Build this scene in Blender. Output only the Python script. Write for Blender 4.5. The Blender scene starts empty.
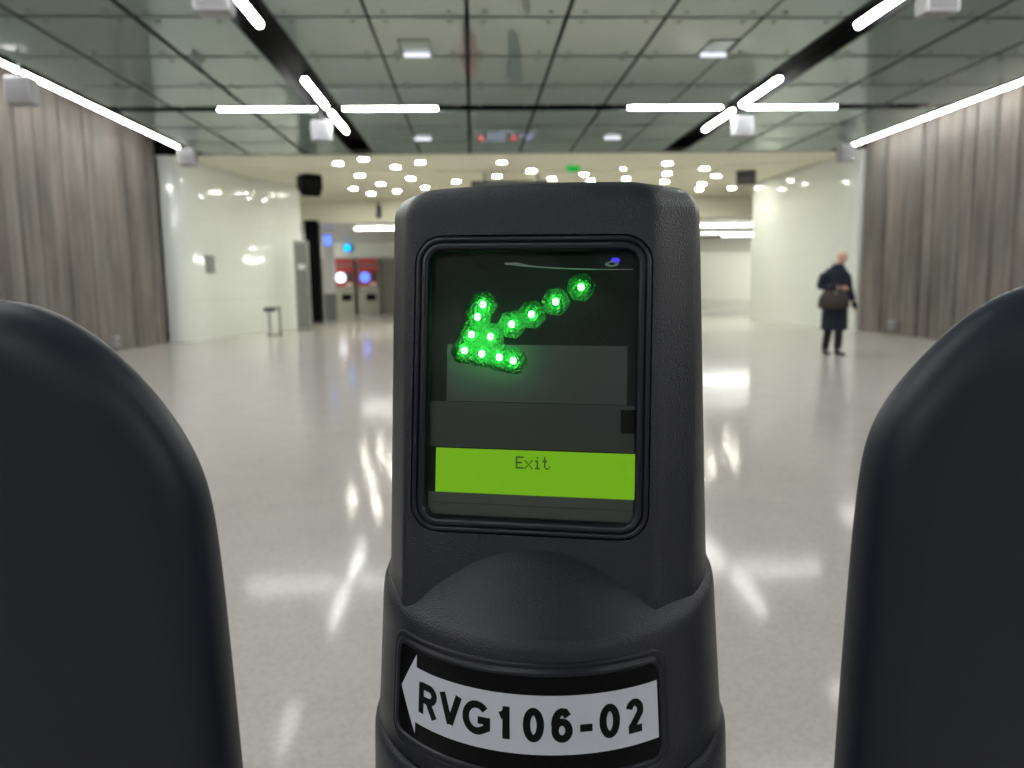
import bpy, bmesh, math, random
from mathutils import Vector, Matrix

random.seed(7)
S = bpy.context.scene
COL = S.collection
PI = math.pi

# ------------------------------------------------------------------ camera
YAW, PITCH, ROLL = math.radians(2.79), math.radians(7.18), math.radians(-0.877)
cam = bpy.data.cameras.new('camera')
cam_o = bpy.data.objects.new('camera', cam)
COL.objects.link(cam_o)
cam.sensor_width = 36.0
cam.lens = 36.0 * 770.0 / 1024.0
cam.clip_start = 0.02
cam.clip_end = 200
cam.dof.use_dof = True
cam.dof.focus_distance = 0.364
cam.dof.aperture_fstop = 11.0
cam_o.matrix_world = (Matrix.Translation((0, 0, 1.15)) @ Matrix.Rotation(-YAW, 4, 'Z')
                      @ Matrix.Rotation(PI / 2 - PITCH, 4, 'X') @ Matrix.Rotation(ROLL, 4, 'Z'))
S.camera = cam_o

# ------------------------------------------------------------------ world, exposure
w = bpy.data.worlds.new('world')
S.world = w
w.use_nodes = True
w.node_tree.nodes['Background'].inputs[0].default_value = (0.9, 1.0, 0.95, 1)
w.node_tree.nodes['Background'].inputs[1].default_value = 0.05
S.view_settings.view_transform = 'Standard'
S.view_settings.look = 'None'
S.view_settings.gamma = 1
S.view_settings.use_curve_mapping = False
S.view_settings.exposure = 0.0
TUBE = 58.0          # strength of the ceiling tubes
DOWN = 200.0          # strength of the far downlights


# ------------------------------------------------------------------ materials
def mat(name, col, rough=0.5, metal=0.0, spec=0.5, emit=None, estr=0.0, coat=0.0,
        noise=None, bump=None, coat_rough=0.03):
    """noise = (scale, amount, second colour, stretch); bump = (scale, strength, distance)"""
    m = bpy.data.materials.new(name)
    m.use_nodes = True
    nt = m.node_tree
    b = nt.nodes['Principled BSDF']
    b.inputs['Base Color'].default_value = (*col, 1)
    b.inputs['Roughness'].default_value = rough
    b.inputs['Metallic'].default_value = metal
    b.inputs['Specular IOR Level'].default_value = spec
    b.inputs['Coat Weight'].default_value = coat
    b.inputs['Coat Roughness'].default_value = coat_rough
    if emit:
        b.inputs['Emission Color'].default_value = (*emit, 1)
        b.inputs['Emission Strength'].default_value = estr
    if noise or bump:
        tc = nt.nodes.new('ShaderNodeTexCoord')
    if noise:
        mp = nt.nodes.new('ShaderNodeMapping')
        mp.inputs['Scale'].default_value = noise[3] if len(noise) > 3 else (1, 1, 1)
        nt.links.new(tc.outputs['Object'], mp.inputs[0])
        n = nt.nodes.new('ShaderNodeTexNoise')
        n.inputs['Scale'].default_value = noise[0]
        n.inputs['Detail'].default_value = 6
        n.inputs['Roughness'].default_value = 0.6
        nt.links.new(mp.outputs[0], n.inputs['Vector'])
        r = nt.nodes.new('ShaderNodeValToRGB')
        r.color_ramp.elements[0].position = 0.5 - noise[1]
        r.color_ramp.elements[1].position = 0.5 + noise[1]
        r.color_ramp.elements[0].color = (*col, 1)
        r.color_ramp.elements[1].color = (*noise[2], 1)
        nt.links.new(n.outputs['Fac'], r.inputs[0])
        nt.links.new(r.outputs[0], b.inputs['Base Color'])
    if bump:
        n = nt.nodes.new('ShaderNodeTexNoise')
        n.inputs['Scale'].default_value = bump[0]
        n.inputs['Detail'].default_value = 2
        nt.links.new(tc.outputs['Object'], n.inputs['Vector'])
        bp = nt.nodes.new('ShaderNodeBump')
        bp.inputs['Strength'].default_value = bump[1]
        bp.inputs['Distance'].default_value = bump[2]
        nt.links.new(n.outputs['Fac'], bp.inputs['Height'])
        nt.links.new(bp.outputs[0], b.inputs['Normal'])
    return m


def emat(name, col, s):
    m = bpy.data.materials.new(name)
    m.use_nodes = True
    nt = m.node_tree
    nt.nodes.remove(nt.nodes['Principled BSDF'])
    e = nt.nodes.new('ShaderNodeEmission')
    e.inputs[0].default_value = (*col, 1)
    e.inputs[1].default_value = s
    nt.links.new(e.outputs[0], nt.nodes['Material Output'].inputs[0])
    return m


def glass_mat(name, tint=(1, 1, 1), rough=0.0):
    """thin clear sheet: fresnel mirror over clear transparency"""
    m = bpy.data.materials.new(name)
    m.use_nodes = True
    nt = m.node_tree
    nt.nodes.remove(nt.nodes['Principled BSDF'])
    t = nt.nodes.new('ShaderNodeBsdfTransparent')
    t.inputs[0].default_value = (*tint, 1)
    g = nt.nodes.new('ShaderNodeBsdfGlossy')
    g.inputs['Roughness'].default_value = rough
    f = nt.nodes.new('ShaderNodeFresnel')
    f.inputs[0].default_value = 1.45
    mx = nt.nodes.new('ShaderNodeMixShader')
    nt.links.new(f.outputs[0], mx.inputs[0])
    nt.links.new(t.outputs[0], mx.inputs[1])
    nt.links.new(g.outputs[0], mx.inputs[2])
    nt.links.new(mx.outputs[0], nt.nodes['Material Output'].inputs[0])
    return m


def floor_mat():
    m = mat('terrazzo', (0.5, 0.49, 0.46), 0.2, spec=0.025)
    nt = m.node_tree
    b = nt.nodes['Principled BSDF']
    tc = nt.nodes.new('ShaderNodeTexCoord')
    v = nt.nodes.new('ShaderNodeTexVoronoi')
    v.inputs['Scale'].default_value = 90
    nt.links.new(tc.outputs['Object'], v.inputs['Vector'])
    r = nt.nodes.new('ShaderNodeValToRGB')
    r.color_ramp.elements[0].color = (0.455, 0.43, 0.41, 1)
    r.color_ramp.elements[1].color = (0.515, 0.487, 0.465, 1)
    r.color_ramp.elements[0].position = 0.1
    r.color_ramp.elements[1].position = 0.75
    sep = nt.nodes.new('ShaderNodeSeparateColor')
    nt.links.new(v.outputs['Color'], sep.inputs[0])
    nt.links.new(sep.outputs[0], r.inputs[0])
    n = nt.nodes.new('ShaderNodeTexNoise')
    n.inputs['Scale'].default_value = 3.5
    n.inputs['Detail'].default_value = 5
    nt.links.new(tc.outputs['Object'], n.inputs['Vector'])
    r2 = nt.nodes.new('ShaderNodeValToRGB')
    r2.color_ramp.elements[0].position = 0.3
    r2.color_ramp.elements[1].position = 0.7
    r2.color_ramp.elements[0].color = (0.97, 0.97, 0.97, 1)
    r2.color_ramp.elements[1].color = (1.03, 1.03, 1.03, 1)
    nt.links.new(n.outputs['Fac'], r2.inputs[0])
    mx = nt.nodes.new('ShaderNodeMix')
    mx.data_type = 'RGBA'
    mx.blend_type = 'MULTIPLY'
    mx.inputs[0].default_value = 1
    nt.links.new(r.outputs[0], mx.inputs[6])
    nt.links.new(r2.outputs[0], mx.inputs[7])
    nt.links.new(mx.outputs[2], b.inputs['Base Color'])
    r3 = nt.nodes.new('ShaderNodeMapRange')
    r3.inputs[3].default_value = 0.13
    r3.inputs[4].default_value = 0.24
    nt.links.new(n.outputs['Fac'], r3.inputs[0])
    r3.inputs[3].default_value, r3.inputs[4].default_value = 0.085, 0.115
    nt.links.new(r3.outputs[0], b.inputs['Roughness'])
    return m


def concrete_mat():
    m = mat('board_marked_concrete', (0.2, 0.19, 0.18), 0.85, spec=0.3)
    nt = m.node_tree
    b = nt.nodes['Principled BSDF']
    tc = nt.nodes.new('ShaderNodeTexCoord')

    def noise(scale, st, detail=5):
        mp = nt.nodes.new('ShaderNodeMapping')
        mp.inputs['Scale'].default_value = st
        nt.links.new(tc.outputs['Object'], mp.inputs[0])
        n = nt.nodes.new('ShaderNodeTexNoise')
        n.inputs['Scale'].default_value = scale
        n.inputs['Detail'].default_value = detail
        n.inputs['Roughness'].default_value = 0.62
        nt.links.new(mp.outputs[0], n.inputs['Vector'])
        return n
    a = noise(1.0, (1, 1.3, 0.5))
    c = noise(1.0, (1, 5.5, 0.3))
    d = noise(0.9, (1, 1.2, 0.9), 3)
    r = nt.nodes.new('ShaderNodeValToRGB')
    r.color_ramp.elements[0].position = 0.33
    r.color_ramp.elements[1].position = 0.68
    r.color_ramp.elements[0].color = (0.085, 0.08, 0.076, 1)
    r.color_ramp.elements[1].color = (0.25, 0.228, 0.208, 1)
    add = nt.nodes.new('ShaderNodeMath')
    add.operation = 'MULTIPLY_ADD'
    add.inputs[1].default_value = 0.5
    nt.links.new(a.outputs['Fac'], add.inputs[0])
    h = nt.nodes.new('ShaderNodeMath')
    h.operation = 'MULTIPLY'
    h.inputs[1].default_value = 0.5
    nt.links.new(c.outputs['Fac'], h.inputs[0])
    nt.links.new(h.outputs[0], add.inputs[2])
    nt.links.new(add.outputs[0], r.inputs[0])
    mx = nt.nodes.new('ShaderNodeMix')
    mx.data_type = 'RGBA'
    mx.blend_type = 'MULTIPLY'
    mx.inputs[0].default_value = 1.0
    r2 = nt.nodes.new('ShaderNodeValToRGB')
    r2.color_ramp.elements[0].position = 0.35
    r2.color_ramp.elements[1].position = 0.65
    r2.color_ramp.elements[0].color = (1.04, 0.99, 0.95, 1)
    r2.color_ramp.elements[1].color = (0.95, 0.98, 0.96, 1)
    nt.links.new(d.outputs['Fac'], r2.inputs[0])
    nt.links.new(r.outputs[0], mx.inputs[6])
    nt.links.new(r2.outputs[0], mx.inputs[7])
    nt.links.new(mx.outputs[2], b.inputs['Base Color'])
    bp = nt.nodes.new('ShaderNodeBump')
    bp.inputs['Strength'].default_value = 0.6
    bp.inputs['Distance'].default_value = 0.02
    nt.links.new(c.outputs['Fac'], bp.inputs['Height'])
    nt.links.new(bp.outputs[0], b.inputs['Normal'])
    return m


M = {}
M['floor'] = floor_mat()
M['concrete'] = concrete_mat()
M['ceil_glass'] = mat('grey_green_glass', (0.24, 0.32, 0.30), 0.04, spec=0.6, noise=(0.5, 0.2, (0.275, 0.355, 0.33)))
M['joint'] = mat('ceiling_joint', (0.10, 0.125, 0.11), 0.6)
M['black'] = mat('matt_black', (0.004, 0.004, 0.0045), 0.8, spec=0.1)
M['cream'] = mat('cream_plaster', (0.76, 0.76, 0.62), 0.6, noise=(0.7, 0.2, (0.8, 0.8, 0.66)))
M['white_glass'] = mat('white_glass_cladding', (0.65, 0.685, 0.65), 0.06, spec=0.5, noise=(0.6, 0.2, (0.69, 0.715, 0.68)))
M['white_panel'] = mat('white_panel', (0.66, 0.66, 0.65), 0.35)
M['far_white'] = mat('far_white_wall', (0.80, 0.82, 0.74), 0.4)
M['beige'] = mat('beige_metal_panel', (0.34, 0.34, 0.28), 0.4)
M['tube'] = emat('tube_light', (1.0, 1.0, 0.965), TUBE)
M['tube_cool'] = emat('tube_light_cool', (0.97, 1.0, 1.0), TUBE)
M['down'] = emat('downlight_lamp', (1.0, 1.0, 0.86), DOWN)
M['strip'] = emat('far_strip', (1.0, 1.0, 0.94), 44.0)
M['strip_soft'] = emat('far_strip_soft', (1.0, 1.0, 0.94), 20.0)
M['soft_lamp'] = emat('soft_lamp', (0.9, 0.93, 1.0), 1.2)
M['trim'] = mat('lamp_trim', (0.7, 0.7, 0.66), 0.4)
M['speaker'] = mat('white_speaker', (0.30, 0.30, 0.315), 0.5)
M['grille'] = mat('speaker_grille', (0.13, 0.13, 0.14), 0.5)
M['plastic'] = mat('grained_charcoal_plastic', (0.0085, 0.0105, 0.0195), 0.34, spec=0.52, bump=(1150, 0.9, 0.0006))
M['plastic2'] = mat('smooth_charcoal_plastic', (0.009, 0.0105, 0.0185), 0.34, spec=0.4, bump=(1600, 0.15, 0.0004))
M['bezel'] = mat('bezel_plastic', (0.008, 0.0095, 0.0175), 0.33, spec=0.5, bump=(1500, 0.15, 0.0003))
M['panel'] = mat('gate_panel_plastic', (0.0175, 0.020, 0.0325), 0.45, spec=0.35, bump=(900, 0.15, 0.0004))
M['screen_glass'] = glass_mat('reader_glass', (0.93, 0.95, 0.95), 0.0)
M['board'] = mat('led_board', (0.008, 0.012, 0.012), 0.45, spec=0.2, bump=(700, 0.3, 0.0006))
M['plate'] = mat('screen_reflection', (0.13, 0.13, 0.135), 0.4, spec=0.3)  # grey for a reflection painted inside the screen
M['reflection2'] = mat('lower_screen_reflection', (0.10, 0.10, 0.105), 0.4, spec=0.3)  # darker grey for the reflection lower in the screen
M['reflection3'] = mat('bottom_screen_reflection', (0.17, 0.168, 0.168), 0.35, spec=0.3)  # lighter grey for the reflection along the screen bottom
M['led'] = emat('led_core', (0.12, 1.0, 0.2), 140.0)
M['diffuser_or_halo'] = mat('led_halo_green', (0.003, 0.15, 0.016), 0.5, bump=(700, 1.0, 0.003))  # green of the halo discs added around the LEDs
M['glint'] = mat('glass_glint', (0.5, 0.5, 0.55), 0.2)  # pale grey of the glints painted behind the reader glass
M['led_lens'] = mat('led_lens', (0.0, 0.25, 0.03), 0.25, emit=(0.0, 1.0, 0.06), estr=0.45)
M['blue_led'] = emat('blue_led', (0.06, 0.05, 1.0), 1.2)
M['lcd'] = mat('lcd_backlight', (0.05, 0.12, 0.01), 0.4, emit=(0.175, 0.44, 0.0), estr=0.95)
M['lcd_ink'] = mat('lcd_ink', (0.02, 0.06, 0.01), 0.5, emit=(0.015, 0.05, 0.002), estr=0.8)
M['black_gloss'] = mat('black_gloss', (0.002, 0.002, 0.003), 0.25, spec=0.12)
M['label'] = mat('label_film', (0.60, 0.62, 0.72), 0.4)
M['label_ink'] = mat('label_ink', (0.003, 0.003, 0.004), 0.45, spec=0.15)
M['steel'] = mat('brushed_steel', (0.30, 0.30, 0.29), 0.35, metal=0.6)
M['dgrey'] = mat('dark_grey', (0.05, 0.052, 0.052), 0.5)
M['mgrey'] = mat('mid_grey', (0.18, 0.19, 0.18), 0.45)
M['red'] = mat('machine_red', (0.45, 0.05, 0.05), 0.4)
M['white_screen'] = emat('white_screen', (0.8, 0.9, 1.0), 2.6)
M['blue_screen'] = emat('blue_screen', (0.10, 0.20, 1.0), 2.2)
M['cyan_screen'] = emat('cyan_screen', (0.0, 0.35, 1.0), 3.0)
M['green_sign'] = emat('exit_green', (0.01, 0.42, 0.06), 1.0)
M['sign_text'] = emat('display_text', (0.6, 0.6, 0.95), 1.6)
M['sign_red'] = emat('display_red', (1.0, 0.05, 0.08), 2.2)
M['skin'] = mat('skin', (0.62, 0.36, 0.28), 0.55)
M['navy'] = mat('navy_wool', (0.008, 0.012, 0.028), 0.8)
M['trouser'] = mat('black_cloth', (0.006, 0.006, 0.008), 0.8)
M['shoe'] = mat('black_leather', (0.006, 0.006, 0.006), 0.4)
M['hair'] = mat('blond_hair', (0.72, 0.62, 0.45), 0.6)
M['dark_hair'] = mat('brown_hair', (0.05, 0.03, 0.02), 0.6)
M['bag'] = mat('brown_bag', (0.035, 0.026, 0.025), 0.55)
M['red_coat'] = mat('red_coat', (0.25, 0.03, 0.04), 0.8)
M['grey_coat'] = mat('grey_coat', (0.05, 0.055, 0.06), 0.8)


# ------------------------------------------------------------------ helpers
def link(name, me, m=None, parent=None, smooth=False, bev=0.0, seg=2):
    o = bpy.data.objects.new(name, me)
    COL.objects.link(o)
    if m is not None:
        for x in (m if isinstance(m, (list, tuple)) else [m]):
            me.materials.append(M[x])
    if parent:
        o.parent = parent
    if smooth:
        for p in me.polygons:
            p.use_smooth = True
    if bev:
        b = o.modifiers.new('bevel', 'BEVEL')
        b.width = bev
        b.segments = seg
        b.limit_method = 'ANGLE'
    return o


def obj(name, bm, m=None, parent=None, smooth=False, bev=0.0, seg=2, recalc=True):
    if recalc:
        bmesh.ops.recalc_face_normals(bm, faces=bm.faces)
    me = bpy.data.meshes.new(name)
    bm.to_mesh(me)
    bm.free()
    return link(name, me, m, parent, smooth, bev, seg)


def thing(name, label, cat, loc=(0, 0, 0), rz=0.0, group=None):
    o = bpy.data.objects.new(name, None)
    COL.objects.link(o)
    o.location = loc
    o.rotation_euler = (0, 0, rz)
    tag(o, label, cat, group)
    return o


def tag(o, label, cat, group=None):
    o['label'] = label
    o['category'] = cat
    if group:
        o['group'] = group
    return o


def struct(o):
    o['kind'] = 'structure'
    return o


def dup(root, loc, label=None, rz=None):
    r = root.copy()
    COL.objects.link(r)
    r.location = loc
    if rz is not None:
        r.rotation_euler = (0, 0, rz)
    if label:
        r['label'] = label
    for ch in list(root.children):
        c = ch.copy()
        COL.objects.link(c)
        c.parent = r
        for g in ch.children:
            d = g.copy()
            COL.objects.link(d)
            d.parent = c
    return r


def box(bm, x0, x1, y0, y1, z0, z1, mi=0):
    vs = [bm.verts.new(p) for p in ((x0, y0, z0), (x1, y0, z0), (x1, y1, z0), (x0, y1, z0),
                                    (x0, y0, z1), (x1, y0, z1), (x1, y1, z1), (x0, y1, z1))]
    for f in ((0, 3, 2, 1), (4, 5, 6, 7), (0, 1, 5, 4), (1, 2, 6, 5), (2, 3, 7, 6), (3, 0, 4, 7)):
        fc = bm.faces.new([vs[i] for i in f])
        fc.material_index = mi


def cyl(bm, p0, p1, r0, r1=None, n=20, cap=True):
    r1 = r0 if r1 is None else r1
    p0, p1 = Vector(p0), Vector(p1)
    d = (p1 - p0).normalized()
    a = d.orthogonal().normalized()
    b = d.cross(a)
    A, B = [], []
    for i in range(n):
        t = 2 * PI * i / n
        v = a * math.cos(t) + b * math.sin(t)
        A.append(bm.verts.new(p0 + v * r0))
        B.append(bm.verts.new(p1 + v * r1))
    for i in range(n):
        j = (i + 1) % n
        bm.faces.new((A[i], A[j], B[j], B[i]))
    if cap:
        bm.faces.new(A)
        bm.faces.new(B)


def loft(bm, rings, closed=True, cap0=False, cap1=False):
    R = [[bm.verts.new(p) for p in r] for r in rings]
    n = len(R[0])
    for a, b in zip(R, R[1:]):
        for i in range(n if closed else n - 1):
            j = (i + 1) % n
            bm.faces.new((a[i], a[j], b[j], b[i]))
    if cap0:
        bm.faces.new(R[0])
    if cap1:
        bm.faces.new(R[-1])
    return R


def rrect(hw, hh, r, n=8):
    pts = []
    for cx, cy, a0 in ((hw - r, hh - r, 0), (-hw + r, hh - r, 90), (-hw + r, -hh + r, 180), (hw - r, -hh + r, 270)):
        for k in range(n + 1):
            t = math.radians(a0 + 90 * k / n)
            pts.append((cx + r * math.cos(t), cy + r * math.sin(t)))
    return pts


def catmull(P, n=6):
    out = []
    for i in range(len(P) - 1):
        p0 = P[max(i - 1, 0)]
        p1, p2 = P[i], P[i + 1]
        p3 = P[min(i + 2, len(P) - 1)]
        for k in range(n):
            t = k / n
            out.append(tuple(0.5 * ((2 * b) + (c - a) * t + (2 * a - 5 * b + 4 * c - d) * t * t
                                    + (-a + 3 * b - 3 * c + d) * t ** 3)
                             for a, b, c, d in zip(p0, p1, p2, p3)))
    out.append(tuple(P[-1]))
    return out


# ================================================================== the hall
CZ = 4.2              # ceiling height
XL, XR = -7.05, 9.05  # the two concrete walls
YB = -10.0            # wall behind
YE = 18.2             # where the glass ceiling ends

bm = bmesh.new()
box(bm, -14, 26, YB - 0.3, 56, -0.2, 0)
struct(obj('floor', bm, 'floor'))

# glass ceiling: panels with open joints under a black void
bm = bmesh.new()
T = 0.24
xs = [(-5.95, -4.99), (-4.91, -3.75), (-3.67, -2.41 - T), (-2.41 + T, -1.14), (-1.10, -0.025), (0.025, 1.115),
      (1.165, 2.265), (2.315, 3.41), (3.45, 4.66 - T), (4.66 + T, 5.97), (6.05, 7.16), (7.24, 8.4)]
rows = []
y = YE
k = 0
while y > YB:
    rows.append((y - 1.5, y))
    y -= 1.5
for x0, x1 in xs:
    for y0, y1 in rows:
        a, b = y0 + 0.045, y1 - 0.045
        for cb in (13.7, 7.7, 1.7, -4.3):
            if abs(y0 - cb) < 0.02:
                a = y0 + 0.22
            if abs(y1 - cb) < 0.02:
                b = y1 - 0.22
        box(bm, x0, x1, a, b, CZ, CZ + 0.012)
ceil = struct(obj('ceiling', bm, 'ceil_glass'))
bm = bmesh.new()
for x0, x1 in xs:                      # point fixings under the corners of each glass sheet
    for y0, y1 in rows:
        if y1 < 7:
            continue
        for px in (x0 + 0.17, x1 - 0.17):
            for py in (y0 + 0.17, y1 - 0.17):
                cyl(bm, (px, py, CZ - 0.008), (px, py, CZ + 0.001), 0.032, n=10)
fx = obj('fixing', bm, 'joint', ceil)
fx['kind'] = 'stuff'
bm = bmesh.new()
for y0, y1 in rows:
    if all(abs(y1 - cb) > 0.1 for cb in (13.7, 7.7, 1.7, -4.3)):
        for x0, x1 in xs:
            box(bm, x0, x1, y1 - 0.06, y1 + 0.06, CZ + 0.013, CZ + 0.03)
obj('joint_strip', bm, 'joint', ceil)

bm = bmesh.new()
box(bm, XL - 0.3, XR + 0.3, YB, YE, 4.62, 4.7)
box(bm, XL - 0.3, XR + 0.3, YE - 0.03, YE, CZ, 4.7)
struct(obj('trim_1', bm, 'black'))      # the black void above the glass
bm = bmesh.new()
for tx in (-2.41, 4.66):
    for s in (-1, 1):
        box(bm, tx + s * T - 0.01, tx + s * T + 0.01, YB, 17.6, CZ - 0.012, 4.5)
    box(bm, tx - T, tx + T, YB, 17.6, 4.40, 4.45)
    box(bm, tx - T, tx + T, 17.6, YE, CZ, CZ + 0.012)
struct(obj('trim_2', bm, 'black'))      # black light troughs

# cream ceiling beyond
bm = bmesh.new()
box(bm, -14, 26, YE, 27, 4.17, 4.3)
struct(obj('trim_3', bm, 'cream'))
bm = bmesh.new()
pts = []
for i in range(25):
    t = i / 24
    x = -7.2 + 16.5 * t
    pts.append((x, 19.0 + 1.6 * math.sin(PI * t) ** 0.8))
R_ = [[(x, yy, 4.12), (x, yy + 0.12, 4.12), (x, yy + 0.12, 4.17), (x, yy, 4.17)] for x, yy in pts]
loft(bm, R_, cap0=True, cap1=True)
struct(obj('trim_4', bm, 'cream'))      # curved soffit bead
bm = bmesh.new()
box(bm, -14, 26, 27, 27.3, 3.42, 4.3)
struct(obj('trim_5', bm, 'cream'))      # bulkhead
bm = bmesh.new()
box(bm, -14, 26, 27.3, 56, 3.42, 3.6)
struct(obj('trim_6', bm, 'far_white'))      # lower far ceiling


# concrete walls: boards of varying depth
def concrete(name, X, sgn, yend, seed):
    rnd = random.Random(seed)
    bm = bmesh.new()
    prof = []
    y = yend
    while y > YB:
        wd = rnd.choice((0.42, 0.55, 0.8, 0.85, 0.95))
        d = rnd.uniform(-0.07, 0.07)
        prof += [(y, d - 0.13), (y - 0.05, d - 0.01), (y - wd * 0.5, d + rnd.uniform(0, 0.02)),
                 (y - wd + 0.05, d - 0.01), (y - wd, d - 0.13)]
        y -= wd
    ring = [(yy, X - sgn * dd) for yy, dd in prof]
    A = [bm.verts.new((x, yy, 0)) for yy, x in ring]
    B = [bm.verts.new((x, yy, 4.62)) for yy, x in ring]
    for i in range(len(A) - 1):
        bm.faces.new((A[i], A[i + 1], B[i + 1], B[i]))
    o = X + sgn * 0.5
    for z in (0, 4.62):
        pass
    c0, c1 = bm.verts.new((o, ring[0][0], 0)), bm.verts.new((o, ring[0][0], 4.62))
    e0, e1 = bm.verts.new((o, ring[-1][0], 0)), bm.verts.new((o, ring[-1][0], 4.62))
    bm.faces.new((A[0], B[0], c1, c0))
    bm.faces.new((A[-1], e0, e1, B[-1]))
    bm.faces.new((c0, c1, e1, e0))
    return struct(obj(name, bm, 'concrete'))


concrete('wall_left', XL, -1, 18.15, 3)
concrete('wall_right', XR, 1, 17.85, 5)
bm = bmesh.new()
box(bm, XL - 0.5, XR + 0.5, YB - 0.3, YB, 0, 4.7)
struct(obj('wall_back', bm, 'mgrey'))


# white glass-clad walls (swept sections with panel joints)
def clad(name, path, z1, m, th=0.25, side=1):
    bm = bmesh.new()
    P = catmull(path, 5)
    nrm = []
    for i in range(len(P)):
        a, b = P[max(i - 1, 0)], P[min(i + 1, len(P) - 1)]
        d = Vector((b[0] - a[0], b[1] - a[1])).normalized()
        nrm.append(Vector((d.y, -d.x)) * side)
    rings = []
    for p, n in zip(P, nrm):
        q = []
        zz = [0]
        for zj in (0.95, 1.9, 2.85):
            zz += [zj - 0.006, zj - 0.003, zj + 0.003, zj + 0.006]
        zz.append(z1)
        for i, z in enumerate(zz):
            dep = 0.008 if (i > 0 and i < len(zz) - 1 and (i - 1) % 4 in (1, 2)) else 0
            q.append((p[0] + n.x * dep, p[1] + n.y * dep, z))
        for z in (z1, 0):
            q.append((p[0] + n.x * th, p[1] + n.y * th, z))
        rings.append(q)
    loft(bm, rings, cap0=True, cap1=True)
    return struct(obj(name, bm, m))


clad('wall_left_glazed', [(-7.0, 18.15), (-6.72, 18.2), (-6.45, 18.75), (-6.2, 20.3), (-5.75, 22.0), (-4.98, 23.2)],
     4.2, 'white_glass', side=-1)
clad('wall_right_glazed', [(9.02, 17.85), (8.95, 18.6), (8.82, 20.4), (8.76, 22.4), (8.74, 24.0)], 4.2, 'white_glass', side=1)
bm = bmesh.new()
box(bm, -14, -6.2, 23.3, 23.6, 0, 4.2)
struct(obj('wall_left_return', bm, 'white_panel'))
bm = bmesh.new()
box(bm, -14.3, -14, 18, 56, 0, 4.3)
struct(obj('wall_far_left', bm, 'far_white'))
bm = bmesh.new()
box(bm, 26, 26.3, 18, 56, 0, 4.3)
struct(obj('wall_far_right', bm, 'far_white'))
bm = bmesh.new()
box(bm, -14, 5.0, 38.4, 38.7, 0, 2.68, 0)
box(bm, -14, 5.0, 38.5, 38.8, 2.68, 3.42, 1)
struct(obj('wall_far', bm, ['beige', 'far_white']))
bm = bmesh.new()
box(bm, 5.0, 5.3, 38.4, 54, 0, 3.42)
box(bm, 5.0, 26, 54, 54.3, 0, 3.42)
struct(obj('wall_far_hall', bm, 'far_white'))
bm = bmesh.new()
box(bm, 9.0, 26, 18, 18.3, 0, 4.2)
struct(obj('wall_right_return', bm, 'white_panel'))


# ------------------------------------------------------------------ lights
def tube(label, p0, p1, r, group, m='tube', drop=0.0):
    """linear luminaire: slim black body with a round-ended glowing diffuser"""
    p0, p1 = Vector(p0), Vector(p1)
    c = (p0 + p1) / 2
    t = thing('linear_light', label, 'ceiling light', c, 0, group)
    a, b = p0 - c, p1 - c
    bm = bmesh.new()
    cyl(bm, a, b, r, n=12)
    obj('diffuser_or_halo', bm, m, t, smooth=False, bev=r * 0.4)
    bm = bmesh.new()
    horiz = abs(a.x) > abs(a.y)
    if horiz:
        box(bm, a.x, b.x, -r * 0.8, r * 0.8, r * 0.7, r * 0.7 + 0.07)
    else:
        box(bm, -r * 0.8, r * 0.8, a.y, b.y, r * 0.7, r * 0.7 + 0.07)
    obj('housing', bm, 'black', t)
    if not m.startswith('strip'):
        for f in (0.12, 0.88):
            q = a + (b - a) * f
            bm = bmesh.new()
            cyl(bm, (q.x, q.y, r * 0.7 + 0.06), (q.x, q.y, 0.205 if abs(p0.x + 2.39) < 0.3 or abs(p0.x - 4.68) < 0.1 else 0.43), 0.012, n=8)
            obj('hanger', bm, 'black', t)
    return t


side_name = {-2.41: 'left', 4.66: 'right'}
for tx in (-2.41, 4.66):
    sd = side_name[tx]
    for (y0, y1, desc) in ((13.96, 15.62, 'just beyond the cross row of lights'),
                           (11.85, 13.50, 'ending at near side of the cross row of lights'),
                           (8.38, 9.48, 'cut by the top of the picture')):
        tube(f'white tube in {sd} black trough, {desc}',
             (tx + 0.02, y0, CZ + 0.0), (tx + 0.02, y1, CZ + 0.0), 0.042, 'tube lights in the black ceiling troughs')
    for (y0, y1) in ((5.8, 7.6), (1.8, 3.5), (-0.2, 1.6), (-4.2, -2.5), (-6.2, -4.4)):
        tube('white tube light in a black ceiling trough overhead, out of the picture',
             (tx + 0.02, y0, CZ), (tx + 0.02, y1, CZ), 0.028, 'trough tube lights overhead')
for (x0, x1, desc) in ((-4.22, -2.60, 'leftmost in the cross row'), (-2.13, -0.54, 'second from the left in the cross row'),
                       (2.76, 4.40, 'third from the left in the cross row'), (4.84, 6.44, 'rightmost in the cross row')):
    tube(f'white tube light across the glass ceiling, {desc}', (x0, 13.7, CZ), (x1, 13.7, CZ), 0.028,
         'cross row of tube lights', 'tube_cool')
for cb in (7.7, 1.7, -4.3):
    for (x0, x1) in ((-4.22, -2.72), (-2.10, -0.54), (2.76, 4.36), (4.96, 6.44)):
        tube('white tube light in a cross row overhead, out of the picture', (x0, cb, CZ), (x1, cb, CZ), 0.028,
             'cross row tube lights overhead')
tube('long glowing wall-washer tube along the top of the left concrete wall', (-6.17, YB + 0.2, CZ), (-6.17, 17.15, CZ), 0.026, None)
tube('long glowing wall-washer tube along the top of the right concrete wall', (8.60, YB + 0.2, CZ), (8.60, 17.4, CZ), 0.026, None)

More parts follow.
